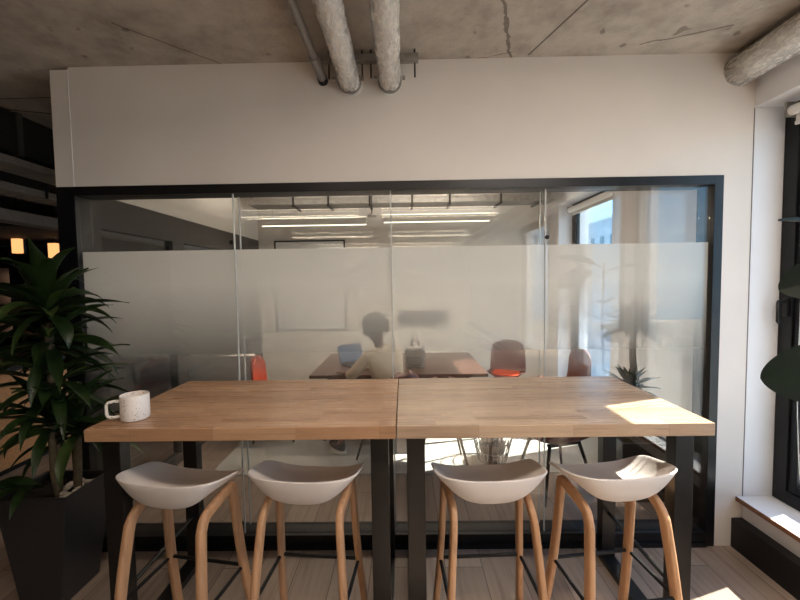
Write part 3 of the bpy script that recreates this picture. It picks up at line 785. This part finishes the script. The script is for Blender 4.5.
# joints (local: faces +y)
J = dict(pel=(0, 0, .56), sp=(0, .03, .72), ch=(0, .10, .92), ns=(0, .165, 1.06), nk=(0, .19, 1.11), hd=(0, .225, 1.19),
         shL=(-.17, .13, 1.0), elL=(-.25, .28, .80), wrL=(-.16, .50, .765), shR=(.17, .13, 1.0), elR=(.24, .30, .80), wrR=(.10, .52, .765),
         hpL=(-.09, .02, .53), knL=(-.19, .45, .53), anL=(-.29, .45, .10), hpR=(.09, .02, .53), knR=(.13, .45, .53), anR=(.12, .40, .10))
V = [(*J['pel'], .11, .10), (*J['sp'], .105, .09), (*J['ch'], .12, .10), (*J['ns'], .065, .06), (*J['nk'], .046, .048), (*J['hd'], .05, .06),
     (*J['shL'], .05), (*J['elL'], .037), (*J['wrL'], .025, .02), (*J['shR'], .05), (*J['elR'], .037), (*J['wrR'], .025, .02),
     (*J['hpL'], .08), (*J['knL'], .055), (*J['anL'], .037), (*J['hpR'], .08), (*J['knR'], .055), (*J['anR'], .037)]
E_ = [(0, 1), (1, 2), (2, 3), (3, 4), (4, 5), (2, 6), (6, 7), (7, 8), (2, 9), (9, 10), (10, 11), (0, 12), (12, 13), (13, 14), (0, 15), (15, 16), (16, 17)]
def addchain(pts, frm):
    i = frm
    for p in pts:
        V.append(p); E_.append((i, len(V) - 1)); i = len(V) - 1
    return i
for side, wi in ((-1, 8), (1, 11)):
    w = Vector(J['wrL'] if side < 0 else J['wrR'])
    palm = addchain([(w.x, w.y + .045, w.z - .002, .034, .014), (w.x, w.y + .08, w.z - .003, .036, .012)], wi)
    for q, (dx, L) in enumerate(((-.027, .062), (-.009, .072), (.009, .068), (.027, .052))):
        addchain([(w.x + dx, w.y + .10, w.z - .001, .0085), (w.x + dx * 1.12, w.y + .10 + L * .5, w.z - .002, .008), (w.x + dx * 1.15, w.y + .10 + L, w.z - .014, .0072)], palm)
    addchain([(w.x - side * .038, w.y + .055, w.z - .004, .010), (w.x - side * .05, w.y + .088, w.z - .008, .009)], palm - 1)
for ai, an in ((14, 'anL'), (17, 'anR')):
    a = Vector(J[an]); addchain([(a.x, a.y + .02, .055, .038, .034), (a.x, a.y + .12, .042, .036, .024)], ai)
body = skinned('body', V, E_, M['skin'], PP, 0, 2)
# head joined into the body mesh so that the figure stays one surface
def headmesh():
    m = MB(); m.ball((0, 0, 0), 1, 32, 24)
    for v in m.b.verts:
        x, y, z = v.co
        v.co = Vector((x * .074 * (1 - .18 * max(0, -z)), y * .093 * (1 + .0 * z), z * .115))
        if y > .2:
            n = math.exp(-((x / .18) ** 2)) * math.exp(-(((z + .12) / .2) ** 2)); v.co.y += .020 * n
            for ex in (-.38, .38): v.co.y -= .010 * math.exp(-(((x - ex) / .17) ** 2 + ((z - .1) / .12) ** 2))
            v.co.y += .006 * math.exp(-((x / .3) ** 2 + ((z + .48) / .07) ** 2)); v.co.y += .008 * math.exp(-((x / .3) ** 2 + ((z + .8) / .15) ** 2))
    for sx in (-1, 1): m.ball((sx * .076, -.008, -.005), .024, 12, 8, (.35, .7, 1.1))
    return m
HC = Vector((0, .235, 1.215)); HR = Matrix.Translation(HC) @ Matrix.Rotation(R(-20), 4, 'X')
hm = headmesh(); bmesh.ops.transform(hm.b, matrix=HR, verts=hm.b.verts); ho = hm.build('headtmp', M['skin'], smooth='all')
bb = bmesh.new(); bb.from_mesh(body.data); bb.from_mesh(ho.data); bb.to_mesh(body.data); bb.free(); bpy.data.objects.remove(ho)
for p in body.data.polygons: p.use_smooth = True
m = MB()
for sx in (-1, 1): m.ball((sx * .028, .078, .012), .0125, 12, 8)
bmesh.ops.transform(m.b, matrix=HR, verts=m.b.verts); m.build('eyes', M['eye'], PP, smooth='all')
m = MB(); rr = random.Random(2)
for i in range(230):
    u = rr.uniform(-1, 1); a = rr.uniform(0, 2 * pi); s_ = math.sqrt(1 - u * u)
    d = Vector((s_ * cos(a), s_ * sin(a), u))
    if d.y > .35 and d.z < .45: continue
    if d.z < -.45: continue
    m.ball(Vector((d.x * .112, d.y * .118 - .02, d.z * .135 + .03)), rr.uniform(.02, .032), 8, 6)
bmesh.ops.transform(m.b, matrix=HR, verts=m.b.verts); m.build('hair', M['hair'], PP, smooth='all')
shv = [(0, -.005, .58, .135, .125), (0, .025, .72, .135, .115), (0, .085, .90, .20, .15), (0, .155, 1.05, .125, .115),
       (-.175, .13, .995, .068), (-.255, .28, .805, .056), (-.21, .40, .785, .046), (.175, .13, .995, .068), (.245, .30, .805, .056), (.17, .42, .785, .046)]
skinned('shirt', shv, [(0, 1), (1, 2), (2, 3), (2, 4), (4, 5), (5, 6), (2, 7), (7, 8), (8, 9)], M['shirt'], PP, 0, 2)
trv = [(0, .0, .545, .125, .105), (-.095, .03, .53, .098), (-.19, .45, .53, .07), (-.285, .455, .14, .056), (.095, .03, .53, .098), (.13, .45, .53, .07), (.12, .405, .14, .056)]
skinned('trousers', trv, [(0, 1), (1, 2), (2, 3), (0, 4), (4, 5), (5, 6)], M['trousers'], PP, 0, 2)
for an in ('anL', 'anR'):
    a = Vector(J[an])
    m = MB(); m.ball((a.x, a.y + .065, .062), 1, 20, 12, (.047, .135, .045))
    for v in m.b.verts:
        if v.co.z < .042: v.co.z = .042
        if v.co.y < a.y + .03: v.co.z += .03 * max(0, min(1, (a.y + .03 - v.co.y) / .06)) if v.co.z > .06 else 0
    so_ = m.build('shoe', M['shoe'], PP, smooth='all')
    m = MB(); pts = [(a.x + .05 * cos(t), a.y + .065 + .14 * sin(t)) for t in [2 * pi * i / 28 for i in range(28)]]
    m.prism(pts, 'z', .0135, .043); m.build('sole', M['sole'], so_)

# ------------------------------------------------------------------ left corridor: counter, shelves, services
ct = empty('bar_counter', (-3.75, 4.9, 0), label='pale plywood fronted counter in the left corridor', cat='counter')
MB().box(-.45, .15, -1.9, -.55, .06, .93).build('front_panel', M['counterwood'], ct)
MB().box(-.48, .19, -1.93, -.53, .93, .97, .004).build('worktop', M['black'], ct)
MB().box(-.42, .11, -1.86, -.58, 0, .06).build('plinth', M['black'], ct)
sh = empty('back_shelf', (-5.75, 5.62, 0), label='tall black shelf with glowing niches behind the counter', cat='shelf')
m = MB().box(-1.2, .9, .2, .22, 0, 2.3)
for x in (-1.2, -.93, -.63, -.36, -.10, .3, .88): m.box(x - .012, x + .012, -.2, .2, 0, 2.3)
for z in (0, .5, .74, .93, 1.18, 1.42, 1.70, 1.98, 2.28): m.box(-1.2, .9, -.2, .2, z, z + .02)
m.build('carcass', M['black'], sh)
for x0, x1 in ((-.336, -.134), (-.60, -.445), (-.9, -.66)):
    for z0, z1 in ((.97, 1.15), (1.22, 1.38), (1.46, 1.66), (1.75, 1.93)):
        MB().box(x0, x1, .14, .16, z0, z1).build('niche_light', M['spot2'], sh)
m = MB()
for i in range(14): m.box(-.407, -.392, -.206, -.2, .80 + i * .075, .825 + i * .075)
m.build('dotted_light_strip', M['spot2'], sh)
df = [(-4.80, 5.0, 2.19), (-5.30, 5.0, 2.26), (-4.62, 4.6, 2.10)]
for i, (x, y, z) in enumerate(df[:2]):
    b = empty('wall_light', (x, y, z), label=['warm glowing box light right beside the black partition post', 'warm wall light at the far left edge above the plant'][i], cat='lamp', group='warm lights in the left corridor')
    MB().box(-.055, .055, 0, .06, -.10, .10, .01).build('glowing_shade', M['spot'], b)
    MB().box(-.06, .06, .06, .09, -.11, .11).build('back_plate', M['black'], b)
    MB().cyl((0, .05, .1), (0, .05, CEIL - z), .006, 8).build('rod', M['black'], b)
# services running along the corridor under the slab
struct('trim_8', MB().box(-3.42, -3.25, 2.5, 9.2, 2.245, 2.335), M['grey_board'], 'grey edge beam running along the left corridor')
struct('trim_9', MB().box(-7.9, -3.42, 4.0, 9.2, 2.36, 2.44), M['dark'], 'dark lowered ceiling over the counter')
for i, (x, z, lb) in enumerate(((-2.86, 2.56, 'nearer perforated cable tray along the left corridor'), (-3.12, 2.44, 'lower perforated cable tray along the left corridor'))):
    t2 = empty('cable_tray', (x, 5.0, z), label=lb, cat='tray', group='cable trays along the left corridor')
    m = MB().box(-.12, .12, -2.5, 4, 0, .004).box(-.124, -.12, -2.5, 4, 0, .05).box(.12, .124, -2.5, 4, 0, .05)
    for j in range(70): m.box(-.1, .1, -2.45 + j * .09, -2.42 + j * .09, -.003, 0).box(.124, .127, -2.45 + j * .09, -2.41 + j * .09, .018, .03)
    m.build('tray', M['duct'], t2)
    for q in range(4): MB().tube(smooth_path([(-.08 + q * .045, -2.5, .02), (-.06 + q * .04, -1, .022), (-.09 + q * .05, 1, .02), (-.07 + q * .045, 4, .022)], 6), .011, 8).build('cable', M['black'], t2, smooth='all')
    for y in (-1.9, -.4, 1.2): MB().box(.128, .136, y - .01, y + .01, -.01, (2.69 if i else 2.69) - z).build('hanger', M['steel'], t2)
d2 = empty('air_duct', (-3.6, 5.0, 2.85), label='dark wide air duct under the slab in the left corridor', cat='duct')
MB().box(-.7, .7, -2.6, 4, -.155, .15, .01).build('duct_body', M['dark'], d2)
for y in (-2.2, -1.2, -.2, .8): MB().box(-.71, .71, y, y + .04, -.165, .158).build('flange', M['dark_wall'], d2)

# ------------------------------------------------------------------ outside
struct('ground', MB().box(2.7, 120, -90, 120, -9.2, -9), M['street'], 'pale paved ground outside far below the windows')
def building(x0, x1, y0, y1, z1, mat, label):
    b = empty('building', ((x0 + x1) / 2, (y0 + y1) / 2, -9), label=label, cat='building', group='buildings outside the windows')
    hx, hy = (x1 - x0) / 2, (y1 - y0) / 2
    MB().box(-hx, hx, -hy, hy, 0, z1 + 9).build('wall', mat, b)
    MB().box(-hx - .15, hx + .15, -hy - .15, hy + .15, z1 + 9, z1 + 9.35).build('parapet', M['building2'], b)
    ny = int(2 * hy / 2.6)
    for i in range(ny):
        for z in range(3, int((z1 + 9) / 3)):
            yc = -hy + (i + .5) * 2 * hy / ny
            MB().box(-hx - .06, -hx + .02, yc - .55, yc + .55, z * 3 + .6, z * 3 + 2.1).build('window', M['darkglass'], b)
building(30, 40, 52, 66, 10.5, M['building'], 'grey block seen through the meeting room window')
building(34, 46, 38, 51, 7.2, M['building2'], 'pale lower block seen through the meeting room window')

# ------------------------------------------------------------------ light
W = bpy.data.worlds.new('sky_world'); S.world = W; W.use_nodes = True
t = W.node_tree; t.nodes.clear()
o_ = t.nodes.new('ShaderNodeOutputWorld'); bg = t.nodes.new('ShaderNodeBackground')
tc = t.nodes.new('ShaderNodeTexCoord'); mp = t.nodes.new('ShaderNodeMapping'); mp.inputs['Scale'].default_value = (1, 1, 2.6)
nz = t.nodes.new('ShaderNodeTexNoise'); nz.inputs['Scale'].default_value = 2.4; nz.inputs['Detail'].default_value = 8; nz.inputs['Roughness'].default_value = .58
rp_ = t.nodes.new('ShaderNodeValToRGB'); rp_.color_ramp.elements[0].position = .52; rp_.color_ramp.elements[1].position = .72
sx = t.nodes.new('ShaderNodeSeparateXYZ'); gr = t.nodes.new('ShaderNodeValToRGB')
gr.color_ramp.elements[0].position = .0; gr.color_ramp.elements[0].color = (.36, .72, 1.05, 1)
gr.color_ramp.elements[1].position = .8; gr.color_ramp.elements[1].color = (.20, .45, .95, 1)
mx = t.nodes.new('ShaderNodeMix'); mx.data_type = 'RGBA'; mx.inputs[7].default_value = (1.35, 1.3, 1.22, 1)
L = t.links.new
L(tc.outputs['Generated'], mp.inputs[0]); L(mp.outputs[0], nz.inputs['Vector']); L(nz.outputs['Fac'], rp_.inputs[0])
L(tc.outputs['Generated'], sx.inputs[0]); L(sx.outputs['Z'], gr.inputs[0]); L(rp_.outputs[0], mx.inputs[0]); L(gr.outputs[0], mx.inputs[6])
L(mx.outputs[2], bg.inputs[0]); bg.inputs[1].default_value = 1.7; L(bg.outputs[0], o_.inputs[0])

def light(name, typ, loc, energy, color=(1, 1, 1), **kw):
    d = bpy.data.lights.new(name, typ); d.energy = energy; d.color = color
    for k, v in kw.items(): setattr(d, k, v)
    o = bpy.data.objects.new(name, d); COL.objects.link(o); o.location = loc; return o
sun_dir = Vector((1, .31, 1.0142)).normalized()      # towards the sun, about 44 degrees up
s = light('sun', 'SUN', (6, 4, 8), 15, (1, .93, .82), angle=R(.5))
s.rotation_euler = sun_dir.to_track_quat('Z', 'Y').to_euler()
for y0, y1 in ((1.0, 2.16), (-.27, .67), (-2.5, -1.3), (3.82, 4.96)):
    p = light('window_portal', 'AREA', (2.42, (y0 + y1) / 2, 1.5), 1, shape='RECTANGLE', size=2.3, size_y=y1 - y0)
    p.rotation_euler = (0, R(90), 0); p.data.cycles.is_portal = True
# area lights at the meeting room pendants: downward glow, plus an added upward fill
def lamp_light(x, y, z, w, e, up):
    l = light('added_uplight', 'AREA', (x, y, z + .095), up, (1, .90, .80), shape='RECTANGLE', size=w, size_y=.04); l.rotation_euler = (pi, 0, 0)
    l = light('lamp_glow', 'AREA', (x, y, z - .012), e, (1, .84, .68), shape='RECTANGLE', size=w, size_y=.04)
for x, y, e, sd in ((1.15, .35, 18, 'right'), (-.3, .35, 3.5, 'left')):  # added fill panels, out of view, warming the upper wall
    b = empty('added_panel_lamp', (x, y, CEIL - .045), label='%s of two added unseen ceiling panels that brighten the upper wall' % sd, cat='lamp', group='added unseen panel lamps')
    MB().box(-.6, .6, -.15, .15, 0, .045, .004).build('housing', M['white_plastic'], b)
    MB().box(-.58, .58, -.13, .13, -.006, 0).build('diffuser', M['panel'], b)
    l = light('added_panel_fill', 'AREA', (x, y, CEIL - .055), e, (1, .92, .85), shape='RECTANGLE', size=1.15, size_y=.25)
lamp_light(-1.02, 4.26, 2.35, 1.15, 6, 9); lamp_light(.385, 4.26, 2.37, 1.15, 13, 20)

# ------------------------------------------------------------------ camera
cd = bpy.data.cameras.new('camera'); cam = bpy.data.objects.new('camera', cd); COL.objects.link(cam)
cd.sensor_fit = 'HORIZONTAL'; cd.sensor_width = 36; cd.lens = 36 * 367.99 / 800; cd.clip_start = .02; cd.clip_end = 500
yaw, pit, rol = .0111, .0492, -.0149
cam.location = (0, 0, 1.69)
cam.matrix_world = Matrix.Translation((0, 0, 1.69)) @ Matrix.Rotation(yaw, 4, 'Z') @ Matrix.Rotation(pi / 2 - pit, 4, 'X') @ Matrix.Rotation(rol, 4, 'Z')
S.camera = cam
S.cycles.transparent_max_bounces = 28; S.cycles.max_bounces = 12; S.cycles.diffuse_bounces = 5; S.cycles.glossy_bounces = 5
S.cycles.sample_clamp_indirect = 6; S.cycles.blur_glossy = .5
vs = S.view_settings; vs.view_transform = 'Standard'; vs.look = 'None'; vs.gamma = 1; vs.use_curve_mapping = False
vs.exposure = .95
